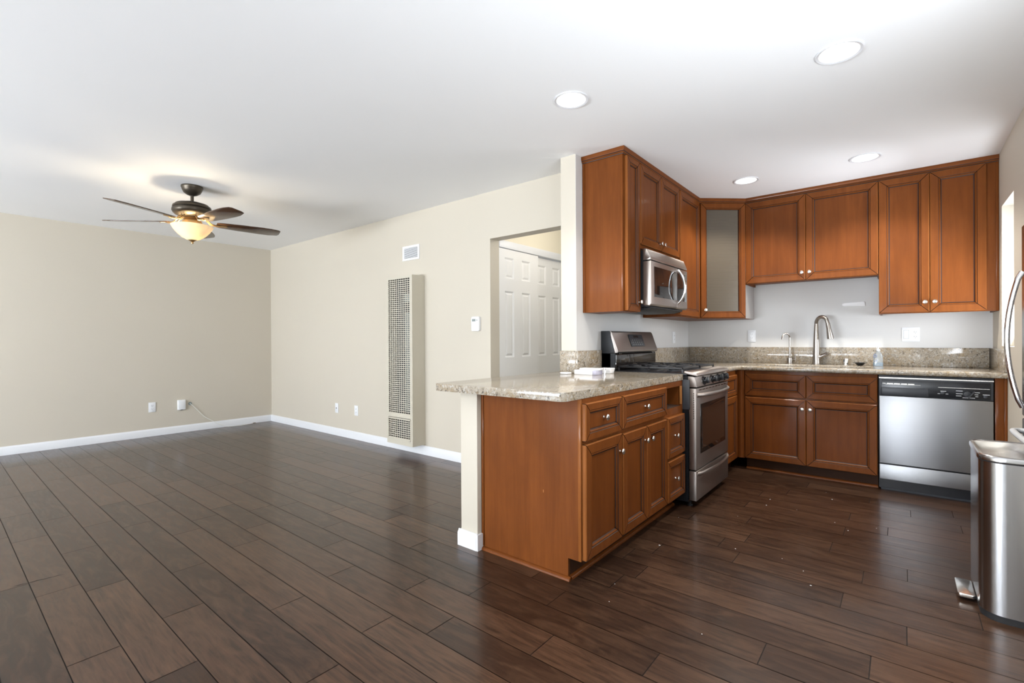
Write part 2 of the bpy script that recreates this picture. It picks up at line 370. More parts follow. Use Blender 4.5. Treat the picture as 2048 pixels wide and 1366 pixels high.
def base_profile(b, M_, L, h=.088, t=.014):
    b.prism([(0, 0), (t, 0), (t, h*.78), (t*.75, h*.86), (t*.55, h*.90), (t*.35, h), (0, h)], 0, L, 'X', M_=M_)
def base_run(name, o, u, n, L):
    b = B(); M_ = basis(u, n, (0, 0, 1), o)   # local x along the run, y out of the wall, z up
    base_profile(b, M_, L); return finish(name, b, 'white', kind='structure')
base_run('baseboard_left', (LW, FY, 0), (0, 1, 0), (1, 0, 0), HW-FY)
base_run('baseboard_back', (LW+.014, HW, 0), (1, 0, 0), (0, -1, 0), HX-LW-.014)
b = B()
base_profile(b, basis((1, 0, 0), (0, -1, 0), (0, 0, 1), (SL-.014, 1.886, 0)), SR-SL+.014)
base_profile(b, basis((0, 1, 0), (-1, 0, 0), (0, 0, 1), (SL, 1.886, 0)), HW-1.886)
b.box(SR, SR+.012, 1.874, 1.920, 0, .086)
finish('baseboard_divider', b, 'white', kind='structure')

# closet: head track and two six-panel sliding doors (left side of the hall)
b = B().box(HX-.07, HX+.006, HW+.122, 5.3, 1.976, 2.043, bev=.003); finish('trim_1', b, 'white', kind='structure')
def panel_door(name, y0, x):
    b = B(); w = .60; t = .034; z0, z1 = .012, 1.970; H = z1 - z0
    Mx = faceX(x, y0, z0)
    cols = [(0, .082), (.215, .335), (.468, w)]
    rows_open = [(.16, .80), (.975, 1.585), (1.70, 1.893)]
    for c0, c1 in cols: b.box(c0, c1, 0, H, -t, 0, M_=Mx)
    for c0, c1 in ((.082, .215), (.335, .468)):
        zp = 0
        for r0, r1 in rows_open:
            b.box(c0, c1, zp, r0-z0, -t, 0, M_=Mx)
            a0, a1 = r0-z0, r1-z0; d1, d2, i1, i2 = -.011, -.003, .014, .034
            ring = lambda i, d: [(c0+i, a0+i, d), (c1-i, a0+i, d), (c1-i, a1-i, d), (c0+i, a1-i, d)]
            loops = [ring(0, 0), ring(i1, d1), ring(i1+.004, d1), ring(i2, d2)]
            for p, q in zip(loops, loops[1:]):
                for k in range(4): b.quad([p[k], p[(k+1) % 4], q[(k+1) % 4], q[k]], M_=Mx)
            b.quad(loops[-1], M_=Mx); zp = r1 - z0
        b.box(c0, c1, zp, H, -t, 0, M_=Mx)
    return finish(name, b, 'door_white', kind='structure')
panel_door('door_1', HW+.122, HX-.004)
panel_door('door_2', HW+.122+.575, HX-.045)
hl = bpy.data.lights.new('hall_lamp', 'POINT'); hl.energy = 8; hl.color = (1.0, .98, .94); hl.shadow_soft_size = .12
ho = bpy.data.objects.new('hall_lamp', hl); ho.location = (-2.05, 3.75, 2.15); COL.objects.link(ho)

# ------------------------------------------------------------------ cabinet parts
def door_panel(b, M_, w, h, fw=.056, t=.022, glass=False):
    """mitred frame with an inner bead and a recessed flat panel; 0 wood, 1 dark glaze, 2 panel"""
    g = .0024
    prof = [(0, 0), (0, t-.004), (.004, t), (fw-.0170, t), (fw-.0145, t-.0035), (fw-.0115, t-.0035), (fw-.009, t-.0018), (fw-.004, t-.008), (fw, t-.012), (fw, 0)]
    corners = [((0, 0), (1, 0), (0, 1), w), ((w, 0), (0, 1), (-1, 0), h), ((w, h), (-1, 0), (0, -1), w), ((0, h), (0, -1), (1, 0), h)]
    for o, u, n, L in corners:
        P0, P1 = [], []
        for d, z in prof:
            for P, s_ in ((P0, d+g), (P1, L-d-g)):
                P.append(b.bm.verts.new((o[0]+u[0]*s_+n[0]*d, o[1]+u[1]*s_+n[1]*d, z)))
        fs = []
        for i in range(len(prof)-1):
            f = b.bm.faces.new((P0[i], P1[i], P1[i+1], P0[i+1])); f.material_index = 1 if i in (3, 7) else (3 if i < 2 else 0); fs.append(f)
        fs += [b.bm.faces.new(P0), b.bm.faces.new(P1[::-1])]; fs[-1].material_index = fs[-2].material_index = 1
        bmesh.ops.transform(b.bm, matrix=M_, verts=P0+P1)
    pz = t-.013
    if not glass:
        b.box(fw-.002, w-fw+.002, fw-.002, h-fw+.002, 0, pz-.0012, 1, M_=M_)
        b.box(fw+.0032, w-fw-.0032, fw+.0032, h-fw-.0032, .0, pz, 2, M_=M_)
        b.box(.002, w-.002, .002, h-.002, -.001, .004, 1, M_=M_)
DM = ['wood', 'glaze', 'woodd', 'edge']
KP = [(.0045, 0), (.0075, .001), (.0055, .004), (.005, .011), (.008, .016), (.0145, .019), (.0155, .023), (.013, .0265), (.006, .0285), (0.0001, .029)]
def knob(parent, pos, n):
    z = Vector(n); x = z.orthogonal().normalized(); y = z.cross(x)
    b = B().lathe(KP, seg=20, M_=basis(x, y, z, pos)); return finish('knob', b, 'nickel', parent)
def add_door(parent, M_, w, h, name='door', fw=.056, k=None, label=None):
    b = B(); door_panel(b, M_, w, h, fw); o = finish(name, b, DM, parent, smooth=25)
    if k: knob(o, M_ @ Vector((k[0], k[1], .019 if k[0] < fw or k[0] > w-fw or k[1] < fw or k[1] > h-fw else .009)), M_.to_3x3() @ Vector((0, 0, 1)))
    if label: o['label'] = label
    return o
def shoe(b, M_, L):   # quarter-round along local x
    b.prism([(0, 0)] + arc(0, 0, .017, 0, 90, 5), 0, L, 'X', M_=M_)

# ---- peninsula base cabinets (fronts look to +X)
XF, XT, XB, PY, CB = -1.156, -1.228, -1.778, 1.921, .857
def base_body(t, y0, y1, front_mat='wood', niche=None):
    b = B()
    if not niche: b.box(XB, XF, y0, y1, .102, CB)
    else:
        a0, a1, z0, z1 = niche
        b.box(XB, XF-.40, y0, y1, .102, CB).box(XF-.40, XF, y0, y1, .102, z0).box(XF-.40, XF, y0, y1, z1, CB)
        b.box(XF-.40, XF, y0, a0, z0, z1).box(XF-.40, XF, a1, y1, z0, z1)
    finish('body', b, front_mat, t)
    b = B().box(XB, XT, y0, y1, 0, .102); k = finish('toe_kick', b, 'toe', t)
    b = B(); shoe(b, basis((0, 1, 0), (1, 0, 0), (0, 0, 1), (XT, y0, 0)), y1-y0); finish('shoe_molding', b, 'woodh', k)
def DX(y, z): return faceX(XF+.001, y, z)
t = thing('base_cabinet', 'cherry wood base cabinet at peninsula end with broad plain side panel, one drawer, one door', 'cabinet', (-1.47, 2.1, 0))
base_body(t, PY+.013, 2.308)
b = B().prism([(XB, 0), (XT, 0), (XT, .102), (XF-.016, .102), (XF-.016, CB), (XB, CB)], PY, PY+.013, 'Y')
b.box(XB, XB+.016, PY-.006, PY, .02, CB, 0, bev=.002)
o = finish('side_panel', b, 'wood', t)
b = B().box(-1.3705, -1.3665, PY-.0008, PY, .3845, .3985); finish('chip', b, 'raw', o)['label'] = 'pale chipped nick'
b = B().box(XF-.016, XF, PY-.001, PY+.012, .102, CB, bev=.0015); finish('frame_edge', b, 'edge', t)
b = B(); shoe(b, basis((1, 0, 0), (0, -1, 0), (0, 0, 1), (XB+.01, PY, 0)), XT-XB+.006); finish('shoe_molding', b, 'woodh', t)
add_door(t, DX(1.931, .660), .370, .176, 'drawer', .050, (.195, .091))
add_door(t, DX(1.931, .105), .370, .540, 'door', .064, (.343, .452))
t = thing('base_cabinet', 'cherry wood base cabinet in middle of peninsula with wide drawer over two narrow doors', 'cabinet', (-1.47, 2.62, 0))
base_body(t, 2.308, 2.926)
add_door(t, DX(2.313, .662), .602, .174, 'drawer', .051, (.305, .088))
add_door(t, DX(2.313, .107), .300, .530, 'door', .063, (.274, .455))
add_door(t, DX(2.616, .107), .300, .530, 'door', .063, (.066, .450))
t = thing('base_cabinet', 'narrow cherry wood base cabinet beside the range with open slot above two small drawers', 'cabinet', (-1.47, 3.08, 0))
base_body(t, 2.926, 3.243, niche=(2.965, 3.205, .690, .822))
b = B().box(XF-.395, XF-.002, 2.966, 3.204, .691, .693).box(XF-.398, XF-.394, 2.966, 3.204, .691, .821); finish('slot_lining', b, 'inside', t)
b = B().box(XF-.004, XF+.010, 3.198, 3.208, .70, .822, bev=.002); finish('slot_edge', b, 'raw', t)
add_door(t, DX(2.932, .382), .298, .256, 'drawer', .050, (.150, .128))
add_door(t, DX(2.932, .105), .298, .258, 'drawer', .050, (.150, .128))

# ---- worktops
ZT, ZB_ = .898, .858
outer = arc(-2.0+.03, 1.775+.03, .03, 180, 270, 5) + arc(-1.153-.035, 1.775+.035, .035, 270, 360, 6) + [(-1.153, 3.250), (SR+.0005, 3.250), (SR+.0005, SE-.0005), (SL-.0005, SE-.0005), (SL-.0005, 3.06), (-2.0, 3.06)]
t = thing('countertop', 'speckled beige granite peninsula worktop with rounded edge, overhanging the half wall', 'countertop', (-1.55, 2.4, ZB_))
b = B().holed(outer, [], ZB_, ZT, bev=.016, seg=4); finish('slab', b, 'granite', t)
b = B().box(SL-.002, SR+.002, SE-.020, SE-.0005, ZT, 1.056, bev=.002).box(SR+.0005, SR+.020, SE-.020, 3.236, ZT, 1.056, bev=.002); tag(finish('backsplash', b, 'granite', base=(-1.8, 2.95, ZT)), 'short granite backsplash piece wrapping the end of the tall wall stub, left of range', 'backsplash')
ZT2, ZB2 = .902, .863; FE = 4.482
t = None
t = thing('countertop', 'speckled beige granite worktop along the sink wall with low backsplash', 'countertop', (-.5, 4.8, ZB2))
SK = (-.985, -.205, 4.60, 5.0)
outer = [(SR+.0005, 4.018), (-1.108, 4.018)] + [(-1.108, FE-.02), (-1.088, FE)] + [(RW-.001, FE), (RW-.001, SW-.001), (SR+.0005, SW-.001)]
b = B().holed(outer, [rrect(*SK, .06)], ZB2, ZT2, bev=.015, seg=4); finish('slab', b, 'granite', t)
b = B().box(SR+.021, RW-.021, SW-.020, SW-.0005, ZT2, 1.055, bev=.002).box(SR+.0005, SR+.020, 4.018, SW-.0005, ZT2, 1.055, bev=.002).box(RW-.020, RW-.001, 4.51, SW-.0005, ZT2, 1.055, bev=.002)
tag(finish('backsplash', b, 'granite', base=(-.6, SW, ZT2)), 'long granite backsplash along the sink wall behind the taps', 'backsplash')
# undermount sink
b = B(); lo = rrect(SK[0]-.012, SK[1]+.012, SK[2]-.012, SK[3]+.012, .07); li = rrect(SK[0]+.01, SK[1]-.01, SK[2]+.01, SK[3]-.01, .06); n = len(lo)
top = [b.bm.verts.new((x, y, ZB2-.001)) for x, y in lo]; top2 = [b.bm.verts.new((x, y, ZB2-.001)) for x, y in rrect(SK[0], SK[1], SK[2], SK[3], .06)]; bot = [b.bm.verts.new((x, y, ZB2-.19)) for x, y in li]
for p, q in ((top, top2), (top2, bot)):
    for i in range(n): b.bm.faces.new((p[i], p[(i+1) % n], q[(i+1) % n], q[i]))
b.bm.faces.new(bot)
t = thing('sink', 'stainless undermount sink basin set into the granite worktop below the gooseneck tap', 'sink', (-.6, 4.8, ZB2-.19))
finish('basin', b, 'sinksteel', t)
b = B().lathe([(.045, .001), (.045, .006), (.02, .003), (.0001, .003)], (-.6, 4.8, ZB2-.19)); finish('drain', b, 'chrome', t)

# ---- sink run (fronts look to -Y)
YF, YD = 4.530, 4.529
t = thing('base_cabinet', 'cherry wood sink base cabinet with two false drawer fronts over two doors', 'cabinet', (-.6, 4.85, 0))
b = B().box(-1.068, -.146, YF, YF+.04, .102, ZB2-.001).box(-1.068, -1.05, YF+.04, SW-.01, .102, ZB2-.001).box(-.164, -.146, YF+.04, SW-.01, .102, ZB2-.001).box(-1.05, -.164, YF+.04, SW-.01, .102, .12)
finish('body', b, 'wood', t)
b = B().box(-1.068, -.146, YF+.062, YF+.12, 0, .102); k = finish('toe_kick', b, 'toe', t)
b = B(); shoe(b, basis((1, 0, 0), (0, -1, 0), (0, 0, 1), (-1.068, YF+.062, 0)), .922); finish('shoe_molding', b, 'woodh', k)
def DY(x, z, y=YD): return faceY(x, y, z)
for x0, x1 in ((-1.064, -.610), (-.604, -.149)):
    add_door(t, DY(x0, .648), x1-x0, .186, 'false_drawer_front', .060)
add_door(t, DY(-1.064, .104), .454, .530, 'door', .063, (.454-.024, .457))
add_door(t, DY(-.604, .104), .455, .530, 'door', .063, (.026, .457))
# narrow unit right of the range, facing +X
t = thing('base_cabinet', 'very narrow cherry wood base cabinet squeezed between range and inside corner', 'cabinet', (-1.45, 4.27, 0))
XC = -1.135
b = B().box(XB, XC, 4.022, YF, .102, ZB2-.001).box(XC, -1.0685, 4.508, YF+.02, .102, ZB2-.001); finish('body', b, 'wood', t)
b = B().prism(arc(-1.10, 4.538, .036, 200, 300, 8) + [(-1.068, 4.55), (-1.14, 4.55)], .102, ZB2-.001); finish('corner_post', b, 'wood', t)
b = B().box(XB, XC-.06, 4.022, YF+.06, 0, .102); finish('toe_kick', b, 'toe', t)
MX = lambda y, z: faceX(XC+.001, y, z)
add_door(t, MX(4.03, .655), .43, .17, 'drawer', .045, (.10, .085))
add_door(t, MX(4.03, .106), .43, .54, 'door', .063)
# filler panel right of the dishwasher
t = thing('filler_panel', 'slim cherry wood filler panel between dishwasher and right wall', 'cabinet', (.5, 4.7, 0))
b = B().box(.478, .521, YF-.012, YF+.02, 0.0, ZB2-.001, bev=.002).box(.478, .490, YF+.02, SW-.03, 0, ZB2-.001); finish('stile', b, 'wood', t)
b = B().box(.5215, .5365, YF-.016, YF+.01, 0, ZB2-.001, bev=.002); finish('scribe_strip', b, 'wood', t)

# ---- dishwasher
t = thing('dishwasher', 'stainless dishwasher with black control panel under the granite worktop', 'dishwasher', (.166, 4.8, 0))
x0, x1 = -.139, .473; yf = 4.502
b = B().box(x0, x1, yf+.03, 5.10, .02, .858).box(x0+.01, x1-.01, yf+.06, yf+.08, 0, .10, 1); finish('body', b, ['black', 'blackm'], t)
b = B().box(x0+.003, x1-.003, yf, yf+.03, .208, .708, bev=.004); finish('door', b, 'steel', t)
b = B().box(x0+.003, x1-.003, yf+.002, yf+.03, .090, .200, bev=.003); finish('lower_panel', b, 'steel', t)
b = B().box(x0+.012, x1-.012, yf+.055, yf+.06, .0, .088).box(x0+.012, x0+.045, yf+.050, yf+.055, .018, .030, 1).box(x1-.09, x1-.06, yf+.050, yf+.055, .012, .022, 1); finish('kick_plate', b, ['charcoal', 'plastic'], t)
b = B()
b.box(x0+.003, x1-.003, yf+.004, yf+.03, .711, .852, 0, bev=.003)
b.box(x0+.002, x1-.002, yf-.002, yf+.004, .838, .846, 3)
b.box(x0+.016, x1-.016, yf+.0, yf+.006, .716, .827, 1, bev=.002)
b.box(x0+.018, .142, yf-.006, yf+.004, .717, .772, 2, bev=.003)
for k in range(4): b.box(-.09+.04*k, -.055+.04*k, yf-.003, yf+.002, .797, .804, 3)
b.box(x0+.022, -.098, yf-.001, yf+.002, .799, .802, 3).box(-.098, .10, yf-.001, yf+.002, .7945, .796, 3).box(.193, .452, yf-.002, yf+.002, .786, .789, 3)
cp = finish('control_panel', b, ['charcoal', 'black', 'charcoal', 'nickel'], t)
for x, z, w in ((.205, .760, .03), (.19, .742, .014), (.232, .742, .014), (.285, .767, .034), (.285, .748, .034), (.285, .733, .028), (.318, .722, .062), (.378, .760, .026), (.378, .746, .018), (.382, .733, .014), (.418, .748, .034)):
    b = B().box(x, x+w, yf-.0012, yf+.001, z, z+.003); finish('marking', b, 'plastic', cp)
b = B()
b.lathe([(.021, 0), (.019, .012), (.010, .014), (.0001, .014)], M_=faceY(.342, yf, .748), seg=24).box(-.004, .004, -.028, .028, .008, .022, M_=faceY(.362, yf, .748) @ Matrix.Rotation(-.6, 4, 'Z'))
finish('dial', b, 'blackm', cp)
b = B().lathe([(.011, 0), (.010, .008), (.0001, .009)], M_=faceY(.216, yf, .750), seg=20); finish('button', b, 'charcoal', cp)
b = B().lathe([(.011, 0), (.010, .008), (.0001, .009)], M_=faceY(.43, yf, .737), seg=20); finish('button', b, 'charcoal', cp)

# ---- gas range
t = thing('range', 'freestanding stainless gas range with black sides between peninsula and corner', 'stove', (-1.43, 3.635, 0))
ry0, ry1 = 3.258, 4.012; rx = -1.07
b = B().box(-1.772, -1.122, ry0, ry1, .035, .884).box(-1.70, -1.112, ry0-.004, ry0, .66, .86, 1, bev=.001).box(-1.70, -1.30, ry0-.002, ry1+.002, .035, .06); finish('body', b, ['black', 'charcoal'], t)
b = B().box(-1.120, rx, ry0+.002, ry1-.002, .255, .802, 0, bev=.004)
b.box(rx-.004, rx+.003, ry0+.085, ry1-.085, .355, .692, 1, bev=.002).box(rx, rx+.004, ry0+.120, ry1-.120, .388, .660, 2)
for k in range(9): b.box(rx-.004, rx+.0012, ry0+.06+.072*k, ry0+.115+.072*k, .786, .791, 1)
for k in range(12): b.box(-1.088, -1.084, ry0+.0008, ry0+.003, .60+.015*k, .608+.015*k, 1)
od = finish('oven_door', b, ['steely', 'glassb', 'ovenpane'], t)
def bow(y0, y1, z, x, out, n=16, zd=0.):
    return [(x + out*math.sin(PI*i/n)**.6, y0 + (y1-y0)*i/n, z + zd*math.sin(PI*i/n)) for i in range(n+1)]
b = B().tube(bow(ry0+.015, ry1-.015, .757, rx-.004, .052), .013, 14, flat=1.0); finish('handle', b, 'steely', od)
b = B().box(-1.120, rx, ry0+.002, ry1-.002, .048, .246, bev=.004); dr = finish('warming_drawer', b, 'steely', t)
b = B().tube(bow(ry0+.03, ry1-.012, .226, rx-.006, .040), .011, 12); finish('handle', b, 'steely', dr)
b = B().prism([(-1.125, .810), (-1.064, .812), (-1.080, .880), (-1.125, .884)], ry0+.001, ry1-.001, 'Y', bev=.003); cpn = finish('control_panel', b, 'steely', t)
for y in (3.425, 3.610, 3.765, 3.905):
    b = B(); Mk = basis((0, 1, 0), (-.22, 0, .975), (.975, 0, .22), (-1.071, y, .846))
    b.lathe([(.030, 0), (.030, .003), (.023, .006), (.020, .024), (.017, .027), (.0001, .027)], M_=Mk, seg=24).box(-.0075, .0075, -.022, .022, .012, .036, bev=.003, M_=Mk)
    finish('burner_knob', b, 'black', t)
    b = B().box(-.046, -.036, -.002, .002, 0, .0008, M_=Mk); finish('dial_mark', b, 'plastic', cpn)
b = B().box(-1.690, -1.13, ry0, ry1, .884, .903, 0, bev=.006); finish('cooktop', b, 'black', t)
b = B().prism([(-1.150, .900), (-1.062, .884), (-1.058, .890), (-1.068, .905), (-1.145, .919), (-1.150, .916)], ry0+.002, ry1-.002, 'Y', bev=.003, seg=2); finish('front_rim', b, 'steely', t)
for gy0, gy1 in ((ry0+.03, 3.625), (3.645, ry1-.03)):
    b = B(); z0, z1 = .925, .938; gx0, gx1 = -1.655, -1.165
    for x in (gx0, (gx0+gx1)/2-.006, gx1-.012): b.box(x, x+.012, gy0, gy1, z0, z1, bev=.003)
    for y in (gy0, gy1-.012): b.box(gx0, gx1, y, y+.012, z0, z1, bev=.003)
    for cx in (gx0+.125, gx1-.125):
        cy = (gy0+gy1)/2
        for dx, dy in ((.045, 0), (-.045, 0), (0, .045), (0, -.045)):
            ex, ey = (cx + (.118 if dx > 0 else -.118)*(dx != 0), cy + ((gy1-gy0)/2-.004)*(1 if dy > 0 else -1)*(dy != 0))
            xs, ys = sorted((cx+dx*.8, ex)), sorted((cy+dy*.8, ey))
            b.box(xs[0]-(.005 if dx == 0 else 0), xs[1]+(.005 if dx == 0 else 0), ys[0]-(.005 if dy == 0 else 0), ys[1]+(.005 if dy == 0 else 0), z0+.002, z1+.003, bev=.002)
    for x in (gx0, gx1-.012):
        for y in (gy0, gy1-.012): b.box(x, x+.012, y, y+.012, .902, z0+.001)
    finish('grate', b, 'iron', t)
for x in (-1.53, -1.29):
    for y in (3.455, 3.815):
        b = B().lathe([(.050, 0), (.050, .004), (.036, .006), (.036, .014), (.028, .018), (.0001, .019)], (x, y, .903), 28); finish('burner', b, 'blackm', t)
b = B()
b.box(-1.776, -1.70, ry0, ry1, .90, 1.19, 1)
b.prism([(-1.70, .903), (-1.664, .903), (-1.656, .915), (-1.656, 1.02), (-1.668, 1.028), (-1.70, 1.028)], ry0+.012, ry1-.012, 'Y', 2, bev=.003)
b.prism([(-1.776, 1.03), (-1.650, 1.034), (-1.640, 1.042), (-1.642, 1.052), (-1.690, 1.188), (-1.700, 1.198), (-1.776, 1.198)], ry0+.006, ry1-.006, 'Y', 0, bev=.002)
b.box(-1.774, -1.664, ry0, ry0+.010, .903, 1.03, 1).box(-1.774, -1.664, ry1-.010, ry1, .903, 1.03, 1)
b.prism([(-1.777, 1.03), (-1.665, 1.036), (-1.708, 1.199), (-1.777, 1.199)], ry0-.001, ry0+.010, 'Y', 1, bev=.002)
bg = finish('backguard', b, ['steely', 'blackm', 'glassb'], t)
Md = basis((0, 1, 0), (-.333, 0, .943), (.943, 0, .333), (-1.6500, 3.520, 1.078))
b = B().box(0, .245, 0, .100, .0, .006, 0, bev=.003, M_=Md).box(.07, .16, .072, .092, .006, .0068, 1, M_=Md)
dp = finish('display', b, ['charcoal', 'black'], bg)
for i in range(3):
    for j in range(5): b = B().box(.03+.04*j, .045+.04*j, .014+.018*i, .019+.018*i, .006, .0067, M_=Md); finish('button', b, 'lcd', dp)
b = B().box(-1.675, -1.662, 3.335, 3.345, 1.0, 1.028).box(-1.675, -1.662, 3.36, 3.37, 1.0, 1.028); finish('bracket', b, 'nickel', bg)
for x in (-1.13, -1.72):
    for y in (ry0+.05, ry1-.05):
        b = B().lathe([(.018, 0), (.018, .010), (.010, .012), (.010, .04)], (x, y, 0), 16); finish('leg', b, 'rubber', t)

# ---- wall cabinets on the range wall
ux = -1.470; UZ, UT = 1.327, 2.402
def UX(y, z): return faceX(ux+.001, y, z)
t = thing('wall_cabinet', 'narrow cherry wood wall cabinet left of microwave with large plain side', 'cabinet', (-1.62, 3.12, UZ))
b = B().box(SR+.001, ux, 3.0, 3.238, UZ, UT); finish('body', b, 'wood', t)
b = B().box(SR+.001, SR+.018, 2.994, 3.0, UZ, 2.397, bev=.0015).box(ux-.016, ux+.0008, 2.998, 3.012, UZ, UT, bev=.001); finish('edge_strip', b, 'wood', t)
add_door(t, UX(3.030, 1.330), .206, 1.062, 'door', .054, (.180, .068))
t = thing('wall_cabinet', 'short cherry wood wall cabinet with two doors above the microwave', 'cabinet', (-1.62, 3.63, 1.79))
b = B().box(SR+.001, ux, 3.2385, 4.024, 1.790, UT); finish('body', b, 'wood', t)
add_door(t, UX(3.246, 1.818), .376, .574, 'door', .063, (.352, .050))
add_door(t, UX(3.628, 1.818), .388, .574, 'door', .063, (.030, .050))
t = thing('wall_cabinet', 'tall cherry wood wall cabinet between microwave and corner glass cabinet', 'cabinet', (-1.62, 4.28, UZ))
b = B().box(SR+.001, ux, 4.0245, 4.555, UZ, UT); finish('body', b, 'wood', t)
add_door(t, UX(4.034, 1.338), .500, 1.054, 'door', .063)
# corner cabinet with ribbed glass door
t = thing('wall_cabinet', 'diagonal corner wall cabinet with ribbed glass door', 'cabinet', (-1.55, 4.9, UZ))
A, Bp = Vector((ux+.003, 4.556, 0)), Vector((-1.136, 4.853, 0))
pent = [(SR+.001, 4.556), (A.x, A.y), (Bp.x, Bp.y), (-1.136, SW-.001), (SR+.001, SW-.001)]
b = B().prism(pent, UZ, UZ+.02).prism(pent, UT-.02, UT)
b.box(SR+.001, SR+.012, 4.556, SW-.001, UZ+.02, UT-.02).box(SR+.012, -1.136, SW-.012, SW-.001, UZ+.02, UT-.02).box(SR+.012, A.x, 4.556, 4.568, UZ+.02, UT-.02)
finish('body', b, 'wood', t)
b = B().box(-1.1355, -1.1342, Bp.y+.003, SW-.012, UZ+.001, UT); finish('side_panel', b, 'melamine', t)['label'] = 'taupe side panel'
sh = [(SR+.013, 4.57), (A.x-.03, 4.575), (-1.16, 4.85), (-1.16, SW-.014), (SR+.013, SW-.014)]
for z in (1.67, 2.02): b = B().prism(sh, z, z+.016); finish('shelf', b, 'raw', t)
du = (Bp-A).normalized(); dn = Vector((du.y, -du.x, 0)); L = (Bp-A).length
Mdg = basis(du, (0, 0, 1), dn, A + dn*.001 + Vector((0, 0, 1.334)))
b = B(); door_panel(b, Mdg @ Matrix.Translation((.012, 0, 0)), L-.022, 1.058, .060, glass=True); dd = finish('door', b, DM, t, smooth=25)
b = B().box(.066, L-.076, .056, 1.002, .004, .009, M_=Mdg); finish('glass_pane', b, 'ribbed', dd)
knob(dd, Mdg @ Vector((.046, .070, .019)), dn)
# ---- wall cabinets above the sink
uy = 4.853
def UY(x, z): return faceY(x, uy-.001, z)
t = thing('wall_cabinet', 'short two-door cherry wood wall cabinet above the sink', 'cabinet', (-.64, 5.0, 1.64))
b = B().box(-1.134, -.1475, uy, SW-.001, 1.662, UT).box(-1.134, -.1475, uy, uy+.02, 1.640, 1.662).box(-1.134, -1.12, uy+.02, SW-.001, 1.640, 1.662).box(-.161, -.1475, uy+.02, SW-.001, 1.640, 1.662); finish('body', b, 'wood', t)
add_door(t, UY(-1.128, 1.645), .477, .744, 'door', .064, (.477-.026, .066))
add_door(t, UY(-.647, 1.645), .496, .744, 'door', .064, (.027, .066))
t = thing('wall_cabinet', 'tall two-door cherry wood wall cabinet against right wall above dishwasher', 'cabinet', (.2, 5.0, UZ))
b = B().box(-.1465, .5355, uy, SW-.001, 1.350, UT).box(-.1465, .5355, uy, uy+.02, UZ, 1.35).box(-.1465, -.132, uy+.02, SW-.001, UZ, 1.35).box(.521, .5355, uy+.02, SW-.001, UZ, 1.35); finish('body', b, 'wood', t)
b = B().box(.520, .5355, uy-.006, uy, UZ, UT, bev=.0015); finish('scribe_strip', b, 'wood', t)
add_door(t, UY(-.144, 1.334), .304, 1.056, 'door', .064, (.304-.026, .076))
add_door(t, UY(.164, 1.334), .306, 1.056, 'door', .064, (.026, .076))
# crown moulding running round all of them
def crown():
    b = B(); pr = [(0, 2.392), (.006, 2.392), (.008, 2.397), (.013, 2.400), (.013, 2.406), (.017, 2.410), (.021, 2.424), (.021, 2.4385), (0, 2.4385)]
    path = [Vector((SR+.001, 3.0)), Vector((ux+.002, 3.0)), Vector((ux+.002, 4.556-.003)), Vector((-1.136, uy-.001)), Vector((RW-.0015, uy-.001))]
    # outward normals (to the room side) for each segment, mitred
    seg_n = []
    for p, q in zip(path, path[1:]):
        d = (q-p).normalized(); seg_n.append(Vector((d.y, -d.x)))
    rings = []
    for i, p in enumerate(path):
        if i == 0: mvec = seg_n[0]
        elif i == len(path)-1: mvec = seg_n[-1]
        else:
            s_ = seg_n[i-1] + seg_n[i]; mvec = s_ / (1 + seg_n[i-1].dot(seg_n[i]))
        rings.append([b.bm.verts.new((p.x + mvec.x*d, p.y + mvec.y*d, z)) for d, z in pr])
    for r0, r1 in zip(rings, rings[1:]):
        for k in range(len(pr)):
            f = b.bm.faces.new((r0[k], r1[k], r1[(k+1) % len(pr)], r0[(k+1) % len(pr)])); f.material_index = 1 if k in (1, 4) else 0
    b.bm.faces.new(rings[0]); b.bm.faces.new(rings[-1][::-1])
    tag(finish('crown_molding', b, ['woodh', 'glaze'], base=(-1.4, 4.5, 2.392), smooth=20), 'cherry wood crown molding along the tops of the wall cabinets', 'molding')
crown()

# ---- microwave
t = thing('microwave', 'stainless over-the-range microwave with curved chrome handle', 'microwave', (-1.57, 3.6, 1.36))
my0, my1 = 3.2405, 3.972; mx = -1.372
b = B().box(SR+.002, -1.452, my0, my1, 1.362, 1.786, 0).box(-1.452, -1.412, my0+.004, my1-.004, 1.366, 1.770, 0).prism([(-1.74, 1.362), (-1.39, 1.362), (-1.46, 1.345), (-1.70, 1.345)], my0+.05, my1-.05, 'Y', 1); finish('body', b, ['black', 'blackm'], t)
b = B().prism([(-1.43, 1.698), (mx, 1.698), (mx-.004, 1.716), (mx-.028, 1.776), (-1.43, 1.784)], my0, my1, 'Y', bev=.003); finish('vent_panel', b, 'steely', t)
b = B().prism([(-1.43, 1.376), (mx-.012, 1.374), (mx, 1.386), (mx, 1.690), (-1.43, 1.690)], my0, 3.742, 'Y', 0, bev=.003)
b.box(mx-.004, mx+.0015, my0+.055, 3.736, 1.438, 1.655, 1, bev=.001); md = finish('door', b, ['steely', 'glassb'], t)
b = B().prism([(-1.43, 1.376), (mx-.012, 1.374), (mx, 1.386), (mx, 1.690), (-1.43, 1.690)], 3.746, my1, 'Y', 0, bev=.003)
b.box(mx-.004, mx+.0015, 3.748, 3.945, 1.438, 1.655, 1, bev=.001); finish('keypad_panel', b, ['steely', 'glassb'], t)
pts = [(mx+.052*math.sin(PI*i/18)**.7, 3.757+.012*math.sin(PI*i/18), 1.415+.262*i/18) for i in range(19)]
b = B().tube(pts, [.009+.003*math.sin(PI*i/18) for i in range(19)], 12); finish('handle', b, 'chrome', md)

